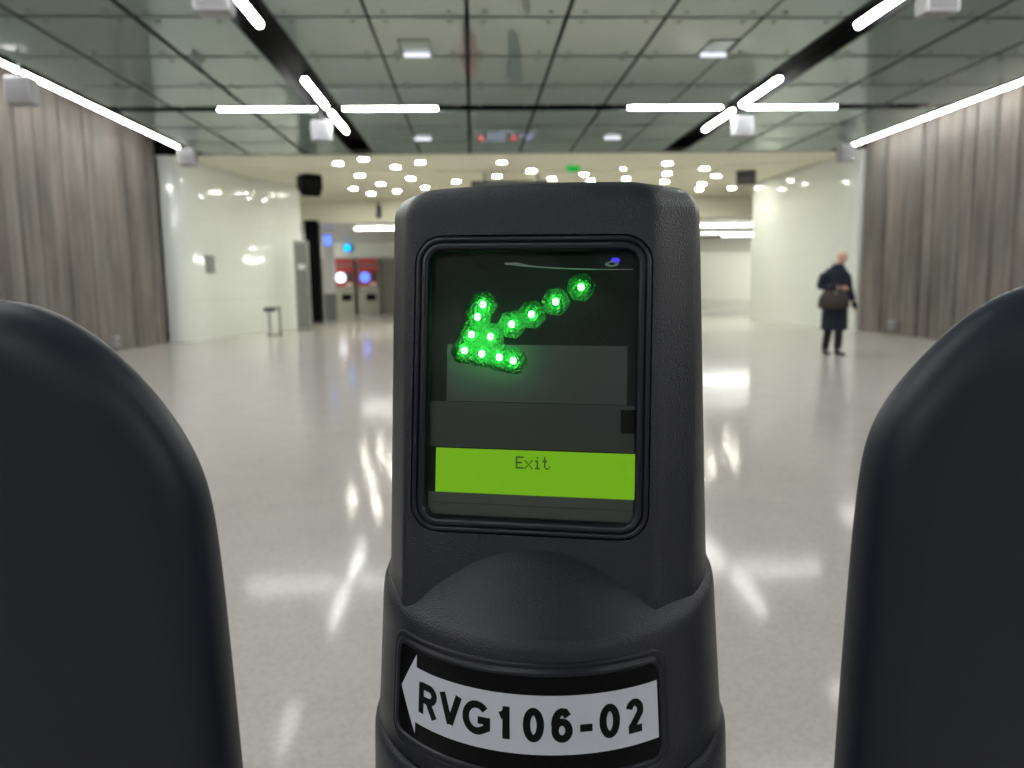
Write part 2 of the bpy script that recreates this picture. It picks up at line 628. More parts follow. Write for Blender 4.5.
# small recessed lamps in the glass
lamp0 = None
for (x, y, d) in ((-0.66, 10.55, 'near left one above the card reader'),
                  (3.26, 10.55, 'near right one of the four'),
                  (-0.95, 16.3, 'far left one, left of the hanging display'),
                  (2.95, 16.3, 'far right one, right of the hanging display')):
    lab = f'recessed strip lamp in glass ceiling, {d}'
    if lamp0 is None:
        lamp0 = thing('recessed_lamp', lab, 'ceiling light', (x, y, CZ), 0, 'recessed strip lamps in the glass ceiling')
        bm = bmesh.new()
        rings = [[(px, py - 0.25, -0.001) for px, py in rrect(0.2, 0.3, 0.03, 3)],
                 [(px, py - 0.25, -0.012) for px, py in rrect(0.2, 0.3, 0.03, 3)],
                 [(px, py - 0.25, -0.012) for px, py in rrect(0.175, 0.275, 0.02, 3)],
                 [(px, py - 0.25, -0.001) for px, py in rrect(0.175, 0.275, 0.02, 3)]]
        loft(bm, rings)
        obj('frame', bm, 'joint', lamp0)
        bm = bmesh.new()
        cyl(bm, (-0.17, 0.0, -0.03), (0.17, 0.0, -0.03), 0.028, n=12)
        obj('lamp', bm, 'soft_lamp', lamp0, bev=0.01)
    else:
        dup(lamp0, (x, y, CZ), lab)

# downlights in the cream ceiling
DL = [(-3.17, 19.23), (-2.48, 18.65), (-1.85, 19.84), (-1.2, 19.17), (-0.55, 20.67), (-2.94, 21.26), (-2.59, 22.99),
      (-1.64, 21.91), (-3.52, 23.95), (-0.41, 22.6), (-1.37, 23.87), (-2.29, 24.67), (-3.16, 25.23), (0.78, 19.27),
      (0.73, 21.58), (1.59, 20.61), (2.29, 22.15), (3.1, 21.42), (3.47, 22.63), (3.99, 20.49), (4.42, 22.28),
      (4.94, 19.62), (5.38, 21.36), (5.72, 22.99), (6.15, 20.5), (6.9, 21.9), (7.97, 22.92), (8.3, 24.7), (7.02, 23.63),
      (7.33, 24.98)]
cxm = 1.6
dl0 = None


def dl_label(x, y):
    a = 'far' if y > 23.4 else ('middle' if y > 21.0 else 'near')
    b = ('above the passage to the ticket machines' if x < -2.7 else 'left of the card reader top' if x < -0.9 else
         'just left of the hanging display' if x < 0.2 else 'behind the hanging display' if x < 2.0 else
         'right of the hanging display' if x < 3.8 else 'right of the green sign' if x < 5.2 else
         'above the right passage' if x < 7.2 else 'beside the right glass wall')
    return a, b


seen = {}
for x, y in DL:
    a, b = dl_label(x, y)
    seen.setdefault((a, b), []).append((x, y))
ordw = ['first', 'second', 'third', 'fourth', 'fifth']
for (a, b), L in seen.items():
    L.sort()
    for i, (x, y) in enumerate(L):
        lab = f'round downlight, {a} rows, {b}'
        if len(L) > 1:
            lab += f', {ordw[i]} from left'
        if dl0 is None:
            dl0 = thing('downlight', lab, 'ceiling light', (x, y, 4.17), 0, 'round downlights in the cream ceiling')
            bm = bmesh.new()
            loft(bm, [[(r * math.cos(t * PI / 12), r * math.sin(t * PI / 12), z) for t in range(24)]
                      for r, z in ((0.135, 0.0), (0.135, -0.012), (0.107, -0.012), (0.107, 0.0))])
            obj('trim_ring', bm, 'trim', dl0)
            bm = bmesh.new()
            cyl(bm, (0, 0, -0.008), (0, 0, -0.001), 0.105, n=24)
            obj('lamp', bm, 'down', dl0)
        else:
            dup(dl0, (x, y, 4.17), lab)

# far strip lights
tube('bright strip light over the ticket machines in the left passage', (-4.3, 29.3, 3.38), (-1.0, 29.3, 3.38), 0.04, None, 'strip_soft')
tube('nearer bright strip light in the right passage', (8.6, 29.5, 3.36), (13.5, 29.5, 3.36), 0.03, None, 'strip_soft')
tube('farther bright strip light in the right passage', (9.3, 35.5, 3.38), (13.0, 35.5, 3.38), 0.04, None, 'strip')
for yy in (36.0, 42.0, 48.0):
    tube('added strip light, unseen around the corner of the right passage', (18.6, yy, 3.38), (25.0, yy, 3.38), 0.12, 'added unseen strip lights of the right passage', 'strip')  # hidden lamps added to brighten the far right wall
tube('added strip light out of sight around the left passage corner', (-13.0, 34.0, 3.30), (-8.0, 34.0, 3.30), 0.12, None, 'strip')  # unseen lamp added to lighten the left passage


# ------------------------------------------------------------------ white loudspeaker boxes
def speaker_box():
    t = bpy.data.objects.new('speaker_box', None)
    COL.objects.link(t)
    bm = bmesh.new()
    box(bm, -0.175, 0.175, -0.12, 0.12, -0.355, 0)
    obj('cabinet', bm, 'speaker', t, bev=0.03, seg=3)
    bm = bmesh.new()
    for i in range(9):
        for j in range(9):
            x, z = -0.128 + 0.032 * i, -0.306 + 0.032 * j
            box(bm, x - 0.011, x + 0.011, -0.126, -0.119, z - 0.011, z + 0.011)
    obj('grille', bm, 'grille', t)
    bm = bmesh.new()
    cyl(bm, (0, 0, -0.01), (0, 0, 0.19), 0.025)
    obj('bracket', bm, 'dgrey', t)
    return t


sp0 = speaker_box()
sp_spots = [(-2.66, 14.5, 'at crossing of left trough and cross row of lights', 4.17),
            (4.98, 14.30, 'at crossing of right trough and cross row of lights', 4.17),
            (-2.46, 8.05, 'beside the left trough, cut by the top of the picture', 4.19),
            (4.80, 8.05, 'beside the right trough, cut by the top of the picture', 4.19),
            (-5.95, 11.0, 'under the left wall tube near the left edge of the picture', 4.02),
            (-5.93, 17.0, 'at the far end of the left wall tube', 4.14),
            (8.24, 17.0, 'at the far end of the right wall tube', 4.12)]
for i, (x, y, d, z) in enumerate(sp_spots):
    o = sp0 if i == 0 else dup(sp0, (x, y, z))
    o.location = (x, y, z)
    tag(o, f'white loudspeaker box {d}', 'speaker', 'white loudspeaker boxes under the glass ceiling')


# ------------------------------------------------------------------ black wedge loudspeakers
def wedge(name, label, cat, loc, w_, h_, d_, m, rz=0.0):
    t = thing(name, label, cat, loc, rz)
    bm = bmesh.new()
    prof = [(0, 0), (d_, 0), (d_, -h_ * 0.55), (d_ * 0.35, -h_), (-0.1 * d_, -h_ * 0.6)]
    loft(bm, [[(s, a, b) for a, b in prof] for s in (-w_ / 2, w_ / 2)], cap0=True, cap1=True)
    obj('cabinet', bm, m, t, bev=0.02)
    bm = bmesh.new()
    cyl(bm, (0, d_ / 2, -0.02), (0, d_ / 2, 0.12), 0.025)
    obj('bracket', bm, 'black', t)
    return t


wedge('hanging_loudspeaker', 'black wedge loudspeaker hanging at the corner of the left glass wall', 'speaker',
      (-4.12, 20.9, 4.15), 0.5, 0.55, 0.6, 'black', 0.5)
wedge('hanging_loudspeaker', 'dark grey wedge loudspeaker hanging beside the right glass wall', 'speaker',
      (7.4, 20.9, 4.15), 0.5, 0.36, 0.45, 'dgrey', -0.4)
wedge('hanging_loudspeaker', 'small dark loudspeaker on the bulkhead above the left passage', 'speaker',
      (-3.12, 26.75, 3.95), 0.16, 0.42, 0.22, 'dgrey', 0.0)

# ------------------------------------------------------------------ hanging display
t = thing('departure_display', 'wide dark departure display hung on two rods behind the card reader', 'display', (1.02, 20.7, 3.13))
bm = bmesh.new()
box(bm, -1.0, 1.0, -0.1, 0.14, 0, 0.78)
obj('cabinet', bm, 'black', t, bev=0.02)
for sx in (-0.64, 0.76):
    bm = bmesh.new()
    cyl(bm, (sx, 0.02, 0.76), (sx, 0.02, 1.045), 0.03, n=12)
    obj('rod', bm, 'dgrey', t)
bm = bmesh.new()
box(bm, -0.95, 0.95, -0.106, -0.101, 0.04, 0.74)
face = obj('screen', bm, 'dgrey', t)
bm = bmesh.new()
rr = random.Random(2)
for (ux, uz, n) in ((-0.88, 0.10, 3), (-0.55, 0.31, 6), (-0.55, 0.20, 6), (0.30, 0.31, 5), (0.30, 0.20, 5), (-0.5, 0.12, 9), (0.4, 0.12, 6)):
    for k in range(n):
        hgt = 0.055 if uz > 0.15 else 0.025
        box(bm, ux + k * 0.075, ux + k * 0.075 + rr.choice((0.03, 0.05, 0.055)), -0.112, -0.1065, uz, uz + hgt)
obj('text_row', bm, 'sign_text', face)
for ux in (-0.72, 0.14):
    bm = bmesh.new()
    cyl(bm, (ux, -0.114, 0.30), (ux, -0.1065, 0.30), 0.07)
    obj('red_marker', bm, 'sign_red', face)

t = thing('exit_sign', 'small glowing green exit sign hanging from the cream ceiling right of the display', 'sign', (2.6, 19.9, 4.02))
bm = bmesh.new()
box(bm, -0.16, 0.16, -0.03, 0.03, 0, 0.26)
obj('sign_box', bm, 'green_sign', t, bev=0.01)
bm = bmesh.new()
cyl(bm, (0, 0, 0.25), (0, 0, 0.16 + 0.0 + 0.13), 0.02)
obj('bracket', bm, 'dgrey', t)

# ------------------------------------------------------------------ left passage items
t = thing('steel_cabinet', 'tall narrow grey steel cabinet at the corner of the left glass wall', 'cabinet', (-4.72, 21.9, 0), 0.1)
bm = bmesh.new()
box(bm, -0.19, 0.19, -0.15, 0.15, 0, 2.5)
obj('body', bm, 'steel', t, bev=0.01)
bm = bmesh.new()
box(bm, -0.155, 0.155, -0.158, -0.149, 0.12, 2.42)
d = obj('door', bm, 'mgrey', t, bev=0.004)
bm = bmesh.new()
box(bm, 0.09, 0.115, -0.19, -0.157, 1.0, 1.25)
obj('handle', bm, 'steel', d)
bm = bmesh.new()
box(bm, -0.1, 0.1, -0.166, -0.157, 1.72, 1.86)
obj('notice', bm, 'white_panel', d)

t = thing('black_portal_fin', 'tall black upright fin at the mouth of the left passage', 'portal fin', (-5.42, 27.2, 0))
bm = bmesh.new()
box(bm, -0.24, 0.20, -0.3, 0.15, 0, 3.50)
obj('body', bm, 'black', t, bev=0.01)
bm = bmesh.new()
box(bm, -0.26, 0.22, -0.32, 0.17, 0, 0.08)
obj('base', bm, 'dgrey', t)

t = thing('advert_totem', 'pale glass information totem with blue lit top behind the black fin', 'totem', (-5.66, 30.3, 0))
bm = bmesh.new()
box(bm, -0.05, 0.38, -0.12, 0.12, 0, 1.0)
obj('plinth', bm, 'mgrey', t, bev=0.01)
bm = bmesh.new()
box(bm, -0.05, 0.38, -0.10, 0.10, 1.0, 3.4)
obj('panel', bm, 'white_panel', t, bev=0.01)
bm = bmesh.new()
box(bm, 0.04, 0.29, -0.125, -0.101, 2.85, 3.2)
obj('lit_sign', bm, 'blue_screen', t)

t = thing('wall_lamp', 'round cyan blue lit sign above the ticket machines', 'sign', (-6.05, 38.45, 3.16))
bm = bmesh.new()
cyl(bm, (0, -0.11, 0), (0, 0, 0), 0.2)
obj('housing', bm, 'dgrey', t)
bm = bmesh.new()
cyl(bm, (0, -0.13, 0), (0, -0.111, 0), 0.17)
obj('lit_face', bm, 'cyan_screen', t)


def ticket_machine(label, x, scr):
    t = thing('ticket_machine', label, 'ticket machine', (x, 37.7, 0), 0, 'ticket machines in the left passage')
    bm = bmesh.new()
    loft(bm, [[(s, -0.25, 0), (s, -0.25, 1.0), (s, -0.1, 1.15), (s, -0.1, 2.25), (s, -0.35, 2.35), (s, -0.35, 2.62), (s, 0.65, 2.62), (s, 0.65, 0)]
              for s in (-0.5, 0.5)], cap0=True, cap1=True)
    obj('cabinet', bm, 'beige', t, bev=0.01)
    bm = bmesh.new()
    box(bm, -0.46, 0.46, -0.37, -0.351, 2.36, 2.6)
    obj('header', bm, 'red', t)
    bm = bmesh.new()
    box(bm, -0.46, 0.46, -0.13, -0.101, 1.3, 2.24)
    f = obj('fascia', bm, 'red', t)
    bm = bmesh.new()
    cyl(bm, (-0.15, -0.16, 1.72), (-0.15, -0.131, 1.72), 0.24)
    obj('screen', bm, scr, f)
    bm = bmesh.new()
    box(bm, 0.16, 0.4, -0.15, -0.131, 1.5, 2.0)
    obj('keypad', bm, 'dgrey', f)
    bm = bmesh.new()
    box(bm, 0.1, 0.4, -0.15, -0.131, 1.32, 1.46)
    obj('lit_slot', bm, 'trim', f)
    bm = bmesh.new()
    box(bm, -0.1, 0.34, -0.28, -0.251, 0.62, 0.92)
    obj('ticket_tray', bm, 'black', t, bev=0.01)


ticket_machine('red and beige ticket machine with white lit screen, next to the black fin', -6.15, 'white_screen')
ticket_machine('red and beige ticket machine with blue lit screen, nearest the card reader', -5.0, 'blue_screen')
t = thing('hanging_sign', 'thin dark sign hanging under the strip lights in the right passage', 'sign', (9.55, 31.0, 3.0))
bm = bmesh.new()
box(bm, -0.5, 0.5, -0.05, 0.05, 0, 0.13)
obj('panel', bm, 'dgrey', t, bev=0.01)
for sx in (-0.35, 0.35):
    bm = bmesh.new()
    cyl(bm, (sx, 0, 0.12), (sx, 0, 0.42), 0.015)
    obj('rod', bm, 'dgrey', t)

# small stand at the foot of the left wall
t = thing('small_stand', 'small waist-low metal stand with dark tray at the foot of the left glass wall', 'stand', (-5.2, 20.2, 0))
bm = bmesh.new()
box(bm, -0.16, 0.12, -0.1, 0.1, 0.62, 0.72)
obj('tray', bm, 'dgrey', t, bev=0.01)
for sx in (-0.05, 0.22):
    bm = bmesh.new()
    cyl(bm, (sx, 0, 0), (sx, 0, 0.74 if sx > 0 else 0.62), 0.025, n=12)
    obj('leg', bm, 'mgrey', t)
bm = bmesh.new()
box(bm, -0.1, 0.27, -0.12, 0.12, 0, 0.03)
obj('foot', bm, 'mgrey', t)
bm = bmesh.new()
cyl(bm, (-0.05, 0, 0.71), (0.22, 0, 0.71), 0.018, n=10)
obj('rail', bm, 'mgrey', t)

t = thing('wall_plate', 'small grey access plate on the left white glass wall', 'wall plate', (-6.355, 19.25, 1.60), 1.41)
bm = bmesh.new()
box(bm, -0.19, 0.19, -0.03, 0.06, 0, 0.42)
obj('plate', bm, 'mgrey', t, bev=0.006)
bm = bmesh.new()
cyl(bm, (0.12, -0.045, 0.2), (0.12, -0.029, 0.2), 0.02)
obj('lock', bm, 'steel', t)
for (x, y, sg, sd) in ((-6.97, 15.3, 1, 'left'), (8.98, 16.1, -1, 'right')):
    t = thing('wall_outlet', f'small pale fitting at the foot of the {sd} concrete wall', 'wall fitting', (x, y, 0.12))
    bm = bmesh.new()
    box(bm, -0.08 * 1, 0.08, -0.09, 0.09, 0, 0.2)
    obj('cover', bm, 'speaker', t, bev=0.02)
    bm = bmesh.new()
    cyl(bm, (sg * 0.075, 0, 0.1), (sg * 0.12, 0, 0.1), 0.035)
    obj('cap', bm, 'mgrey', t)


# ================================================================== people
def skin_mesh(name, verts, edges, radii, m, parent, root=0, sub=2):
    me = bpy.data.meshes.new(name)
    me.from_pydata([Vector(v) for v in verts], edges, [])
    o = bpy.data.objects.new(name, me)
    COL.objects.link(o)
    md = o.modifiers.new('skin', 'SKIN')
    md.use_smooth_shade = True
    for i, r in enumerate(radii):
        me.skin_vertices[0].data[i].radius = (r, r) if not isinstance(r, tuple) else r
        me.skin_vertices[0].data[i].use_root = (i == root)
    s = o.modifiers.new('sub', 'SUBSURF')
    s.levels = sub
    s.render_levels = sub
    dg = bpy.context.evaluated_depsgraph_get()
    ev = o.evaluated_get(dg)
    nm = bpy.data.meshes.new_from_object(ev)
    bpy.data.objects.remove(o)
    nm.materials.clear()
    return link(name, nm, m, parent, smooth=True)


def ell_loft(name, secs, m, parent, n=28, cap=True):
    """secs: (cx, cy, z, rx, ry)"""
    bm = bmesh.new()
    rings = [[(cx + rx * math.cos(2 * PI * i / n), cy + ry * math.sin(2 * PI * i / n), z) for i in range(n)]
             for cx, cy, z, rx, ry in secs]
    loft(bm, rings, cap0=cap, cap1=cap)
    return obj(name, bm, m, parent, smooth=True)


def person(loc, label, coat, hair, rz=0.0, bagarm=True, mirror=1, group=None, full=True):
    """front faces -y; x+ is the picture's right"""
    t = thing('person', label, 'person', loc, rz, group)
    t.scale = (1, 1, 0.975)
    # joints
    pel, waist, chest, neck = (0.0, 0, 0.90), (0.0, 0, 1.06), (0.0, 0.0, 1.28), (0.03, -0.01, 1.43)
    head0 = (0.055, -0.035, 1.50)
    shL, shR = (-0.175, 0, 1.34), (0.17, 0, 1.335)
    if bagarm:
        elL, wrL, haL = (-0.275, -0.02, 1.10), (-0.05, -0.20, 1.09), (0.0, -0.22, 1.09)
    else:
        elL, wrL, haL = (-0.24, 0.02, 1.08), (-0.25, -0.05, 0.84), (-0.25, -0.06, 0.78)
    elR, wrR, haR = (0.235, 0.02, 1.08), (0.285, -0.04, 0.86), (0.295, -0.06, 0.80)
    hipL, knL, anL, toL = (-0.09, 0, 0.88), (-0.11, -0.06, 0.48), (-0.14, 0.0, 0.085), (-0.143, -0.06, 0.04)
    hipR, knR, anR, toR = (0.08, 0, 0.88), (0.035, -0.1, 0.49), (-0.005, -0.16, 0.085), (0.0, -0.21, 0.04)
    V = [pel, waist, chest, neck, head0, shL, elL, wrL, shR, elR, wrR, hipL, knL, anL, toL, hipR, knR, anR, toR]
    Eg = [(0, 1), (1, 2), (2, 3), (3, 4), (2, 5), (5, 6), (6, 7), (2, 8), (8, 9), (9, 10), (0, 11), (11, 12), (12, 13), (13, 14),
          (0, 15), (15, 16), (16, 17), (17, 18)]
    Rr = [(0.13, 0.1), (0.115, 0.09), (0.12, 0.09), 0.052, 0.05, 0.042, 0.036, 0.028, 0.042, 0.036, 0.028, 0.085, 0.055, 0.034, 0.016,
          0.085, 0.055, 0.034, 0.016]
    # hands: palm, four fingers and a thumb branching off each wrist
    for wi, ha in ((7, haL), (10, haR)):
        base = len(V)
        wv, hv = Vector(V[wi]), Vector(ha)
        dr = (hv - wv).normalized()
        side = dr.cross(Vector((0, 1, 0))) if abs(dr.z) > 0.5 else Vector((0, 0, 1))
        side.normalize()
        pc = wv + dr * 0.05
        V.append(tuple(pc)); Rr.append((0.033, 0.018)); Eg.append((wi, base))
        for q, (off, ln) in enumerate(((-0.026, 0.062), (-0.009, 0.072), (0.009, 0.068), (0.025, 0.052))):
            a = pc + dr * 0.04 + side * off
            b_ = a + dr * ln * 0.55 + Vector((0, -0.008, -0.006))
            c_ = b_ + dr * ln * 0.35 + Vector((0, 0.002, -0.018))
            i0 = len(V)
            V += [tuple(a), tuple(b_), tuple(c_)]
            Rr += [0.0095, 0.0085, 0.0075]
            Eg += [(base, i0), (i0, i0 + 1), (i0 + 1, i0 + 2)]
        a = pc + side * -0.035 + dr * 0.005
        b_ = a + side * -0.018 + dr * 0.035
        i0 = len(V)
        V += [tuple(a), tuple(b_)]
        Rr += [0.012, 0.009]
        Eg += [(base, i0), (i0, i0 + 1)]
    body = skin_mesh('body_base', V, Eg, Rr, 'skin', None)
    # head, joined into the same mesh: shaped skull with nose, chin, ears and eye sockets
    bm = bmesh.new()
    bm.from_mesh(body.data)
    hb = bmesh.new()
    bmesh.ops.create_uvsphere(hb, u_segments=32, v_segments=24, radius=1.0)
    for v in hb.verts:
        x, y, z = v.co
        rx, ry, rz_ = 0.074, 0.094, 0.112
        if z < -0.1:
            k = 1 - 0.32 * ((-z - 0.1) / 0.9)
            x *= k
            y = y * k - (0.10 if y < 0 else -0.02) * ((-z - 0.1))
        if y < -0.5 and abs(x) < 0.22 and -0.32 < z < 0.12:     # nose
            y -= 0.20 * (1 - abs(x) / 0.22) * (1 - abs(z + 0.14) / 0.26 if abs(z + 0.14) < 0.26 else 0)
        if y < -0.4 and 0.0 < z < 0.26 and 0.2 < abs(x) < 0.58:  # eye sockets
            y += 0.10
        if y < -0.5 and -0.56 < z < -0.42 and abs(x) < 0.35:     # mouth line
            y += 0.05
        if abs(x) > 0.9 and abs(z) < 0.3 and abs(y) < 0.3:       # ears
            x *= 1.14
        v.co = (x * rx, y * ry, z * rz_)
    ha_ = 0.35
    mt = Matrix.Translation((0.065, -0.05, 1.575)) @ Matrix.Rotation(ha_, 4, 'Z') @ Matrix.Rotation(0.18, 4, 'X')
    bmesh.ops.transform(hb, matrix=mt, verts=hb.verts)
    tmp = bpy.data.meshes.new('tmp')
    hb.to_mesh(tmp)
    hb.free()
    bm.from_mesh(tmp)
    bpy.data.meshes.remove(tmp)
    bpy.data.objects.remove(body)
    body = obj('body', bm, 'skin', t, smooth=True, recalc=False)
    # eyes, hair
    for sx in (-1, 1):
        bm = bmesh.new()
        bmesh.ops.create_uvsphere(bm, u_segments=10, v_segments=8, radius=0.011)
        bmesh.ops.transform(bm, matrix=mt @ Matrix.Translation((sx * 0.028, -0.078, 0.013)), verts=bm.verts)
        obj('eye', bm, 'trouser', body, smooth=True)
    bm = bmesh.new()
    bmesh.ops.create_uvsphere(bm, u_segments=28, v_segments=20, radius=1.0)
    dead = [v for v in bm.verts if (v.co.y < -0.45 and v.co.z < 0.42) or v.co.z < -0.62]
    bmesh.ops.delete(bm, geom=dead, context='VERTS')
    for v in bm.verts:
        k = 1 + 0.05 * math.sin(v.co.x * 9 + v.co.z * 5)
        v.co = (v.co.x * 0.082 * k, v.co.y * 0.101 * k + 0.008, v.co.z * 0.119 * k + 0.008)
    bmesh.ops.transform(bm, matrix=mt, verts=bm.verts)
    h = obj('hair', bm, hair, t, smooth=True)
    sd = h.modifiers.new('thick', 'SOLIDIFY')
    sd.thickness = 0.012
    # coat: torso + skirt loft, sleeves, collar
    ell_loft('coat', [(-0.01, -0.02, 0.40, 0.205, 0.165), (-0.005, -0.02, 0.41, 0.21, 0.17), (0, -0.01, 0.62, 0.205, 0.165), (0, 0, 0.88, 0.195, 0.155),
                      (0, 0, 1.06, 0.175, 0.14), (0, 0, 1.22, 0.195, 0.145), (0, 0, 1.33, 0.205, 0.13), (0.005, 0, 1.385, 0.165, 0.10),
                      (0.015, -0.005, 1.42, 0.10, 0.08), (0.025, -0.01, 1.45, 0.072, 0.07), (0.027, -0.01, 1.475, 0.07, 0.068)], coat, t)
    for (a, b_, c_) in ((shL, elL, wrL), (shR, elR, wrR)):
        skin_mesh('sleeve', [a, tuple((Vector(a) + Vector(b_)) / 2), b_, c_], [(0, 1), (1, 2), (2, 3)], [0.078, 0.068, 0.06, 0.048], coat, t)
    bm = bmesh.new()
    for k in range(4):
        bmesh.ops.create_uvsphere(bm, u_segments=8, v_segments=6, radius=0.012,
                                  matrix=Matrix.Translation((0.03, -0.15 + 0.0 * k, 1.25 - 0.17 * k)))
    obj('button', bm, 'black', t)
    bm = bmesh.new()
    loft(bm, [[(0.025 + r * math.cos(a * PI / 10), -0.01 + r * 0.95 * math.sin(a * PI / 10), z) for a in range(20)]
              for r, z in ((0.075, 1.43), (0.088, 1.47), (0.095, 1.44), (0.12, 1.40))])
    obj('collar', bm, coat, t, smooth=True)
    if bagarm:          # dark glove on the lowered hand
        skin_mesh('glove', [wrR, tuple((Vector(wrR) + Vector(haR)) / 2), haR, tuple(Vector(haR) + Vector((0.01, -0.03, -0.07)))],
                  [(0, 1), (1, 2), (2, 3)], [0.045, 0.042, 0.048, 0.030], 'trouser', t)
    # trousers and shoes
    skin_mesh('trousers', [pel, hipL, knL, (-0.14, 0.0, 0.06), hipR, knR, (-0.005, -0.158, 0.06)],
              [(0, 1), (1, 2), (2, 3), (0, 4), (4, 5), (5, 6)], [0.13, 0.10, 0.075, 0.06, 0.10, 0.075, 0.06], 'trouser', t)
    for (an, to) in ((anL, toL), (anR, toR)):
        bm = bmesh.new()
        dv = Vector((to[0] - an[0], to[1] - an[1], 0)).normalized()
        sv = Vector((-dv.y, dv.x, 0))
        secs = [(-0.055, 0.030, 0.085), (-0.03, 0.038, 0.095), (0.03, 0.040, 0.085), (0.09, 0.045, 0.055), (0.15, 0.042, 0.04), (0.185, 0.022, 0.025)]
        rings = []
        for dd, ww, hh in secs:
            c = Vector((an[0], an[1], 0)) + dv * dd
            rings.append([tuple(c + sv * (ww * math.cos(k * PI / 6)) + Vector((0, 0, max(0.0, hh / 2 + hh / 2 * math.sin(k * PI / 6)))))
                          for k in range(12)])
        loft(bm, rings, cap0=True, cap1=True)
        obj('shoe', bm, 'shoe', t, smooth=True)
    return t


person((5.80, 12.15, 0), 'person with blond hair walking in a navy knee-length coat with brown bag', 'navy', 'hair', 0.0)
person((1.35, 23.2, 0), 'person in dark grey coat behind the card reader, mirrored in the ceiling', 'grey_coat', 'dark_hair', 0.3, False)
person((0.05, 22.0, 0), 'person in dull red coat behind the card reader, mirrored in the ceiling', 'red_coat', 'dark_hair', -0.4, False)
person((1.15, 16.6, 0), 'person in plain navy coat behind the card reader, mirrored in the ceiling', 'navy', 'dark_hair', 0.2, False)

t = thing('handbag', 'dark brown handbag hanging from the forearm of the walking person in navy', 'handbag', (5.64, 11.85, 0.74))
bm = bmesh.new()
loft(bm, [[(rx * math.copysign(abs(math.cos(a * PI / 12)) ** 0.6, math.cos(a * PI / 12)), ry * math.copysign(abs(math.sin(a * PI / 12)) ** 0.6, math.sin(a * PI / 12)), z)
           for a in range(24)] for rx, ry, z in ((0.22, 0.07, 0), (0.25, 0.085, 0.03), (0.235, 0.08, 0.16), (0.19, 0.05, 0.25), (0.17, 0.03, 0.275))],
     cap0=True, cap1=True)
obj('body', bm, 'bag', t, smooth=True)
for sy in (-0.028, 0.028):
    bm = bmesh.new()
    P = [Vector((0.115 * math.cos(a), sy, 0.255 + 0.13 * math.sin(a))) for a in [PI * k / 10 for k in range(11)]]
    for a, b_ in zip(P, P[1:]):
        cyl(bm, a, b_, 0.009, n=8)
    obj('handle', bm, 'bag', t)
bm = bmesh.new()
box(bm, -0.02, 0.02, -0.06, -0.045, 0.235, 0.265)
obj('clasp', bm, 'steel', t)


# ================================================================== gate panels
def gate_panel(label, outline, xin, sgn, y0=0.42, th=0.036, r=0.026):
    """outline: (x, z) list from the top to the floor along the free edge, sgn: +1 if the free edge faces +x"""
    t = thing('gate_panel', label, 'fare gate panel', (0, y0, 0))
    KF = (y0 + 0.028) / y0
    outline = [(x * KF, max(0.0, 1.15 + (z - 1.15) * KF)) if z > 0 else (x * KF, 0.0) for x, z in outline]
    P = catmull(outline, 6)
    for _ in range(30):
        P = [P[0]] + [tuple(0.25 * a + 0.5 * b + 0.25 * c for a, b, c in zip(P[i - 1], P[i], P[i + 1])) for i in range(1, len(P) - 1)] + [P[-1]]
    # inward normals of the outline
    N = []
    for i in range(len(P)):
        a, b = Vector(P[max(i - 1, 0)]), Vector(P[min(i + 1, len(P) - 1)])
        d = (b - a).normalized()
        n = Vector((-d.y, d.x)) * (-sgn)
        N.append(n)
    N[0] = Vector((0, -1))
    N[-1] = Vector((-sgn, 0))
    rings = []
    prof = []
    K = 14
    for k in range(K + 1):
        a = PI / 2 * k / K
        prof.append((r * 1.25 * (1 - math.sin(a)) ** 1.1, r * (1 - math.cos(a))))   # (inset, depth) front round
    prof.append((0.0, th - 0.007))
    for k in range(1, 5):
        a = PI / 2 * k / 4
        prof.append((0.007 * (1 - math.cos(a)), th - 0.007 + 0.007 * math.sin(a)))
    for ins, dep in prof:
        ring = []
        for p, n in zip(P, N):
            ring.append((p[0] + n.x * ins, dep, p[1] + n.y * ins))
        ring[-1] = (ring[-1][0], dep, 0.0)
        ring.append((xin, dep, 0.0))
        ring.append((xin, dep, ring[0][2]))
        rings.append(ring)
    bm = bmesh.new()
    loft(bm, rings, cap0=True, cap1=True)
    o = obj('shell', bm, 'panel', t)
    for p in o.data.polygons:
        p.use_smooth = len(p.vertices) == 4
    bm = bmesh.new()
    x0, x1 = sorted((xin, outline[-1][0] - sgn * 0.02))
    box(bm, x0, x1, 0.005, th - 0.005, 0.0, 0.10)
    box(bm, x0 - 0.01, x1 + 0.01, -0.01, th + 0.01, 0.0, 0.03)
    obj('foot', bm, 'dgrey', t, bev=0.004)
    bm = bmesh.new()
    hx = xin + sgn * 0.05
    cyl(bm, (hx, th * 0.5, 0.0), (hx, th * 0.5, 0.75), 0.012)
    obj('hinge_post', bm, 'steel', t)
    return t


Lo = [(-0.36, 1.150), (-0.30, 1.1505), (-0.248, 1.148), (-0.232, 1.1455), (-0.216, 1.1385), (-0.201, 1.128), (-0.186, 1.1135), (-0.171, 1.095),
      (-0.158, 1.074), (-0.1495, 1.053), (-0.145, 1.033), (-0.1425, 0.991), (-0.1402, 0.927), (-0.1385, 0.877), (-0.1335, 0.7), (-0.125, 0.35), (-0.12, 0.0)]
Ro = [(0.42, 1.163), (0.36, 1.158), (0.33, 1.1525), (0.309, 1.147), (0.288, 1.1385), (0.271, 1.1255), (0.2535, 1.1085), (0.240, 1.093), (0.230, 1.079),
      (0.2232, 1.063), (0.220, 1.046), (0.2175, 1.018), (0.2145, 0.957), (0.2115, 0.86), (0.207, 0.68), (0.20, 0.35), (0.195, 0.0)]
gate_panel('dark grey fare gate panel with rounded top corner, left of the card reader', Lo, -0.55, 1)
gate_panel('dark grey fare gate panel with rounded top corner, right of the card reader', Ro, 0.62, -1)

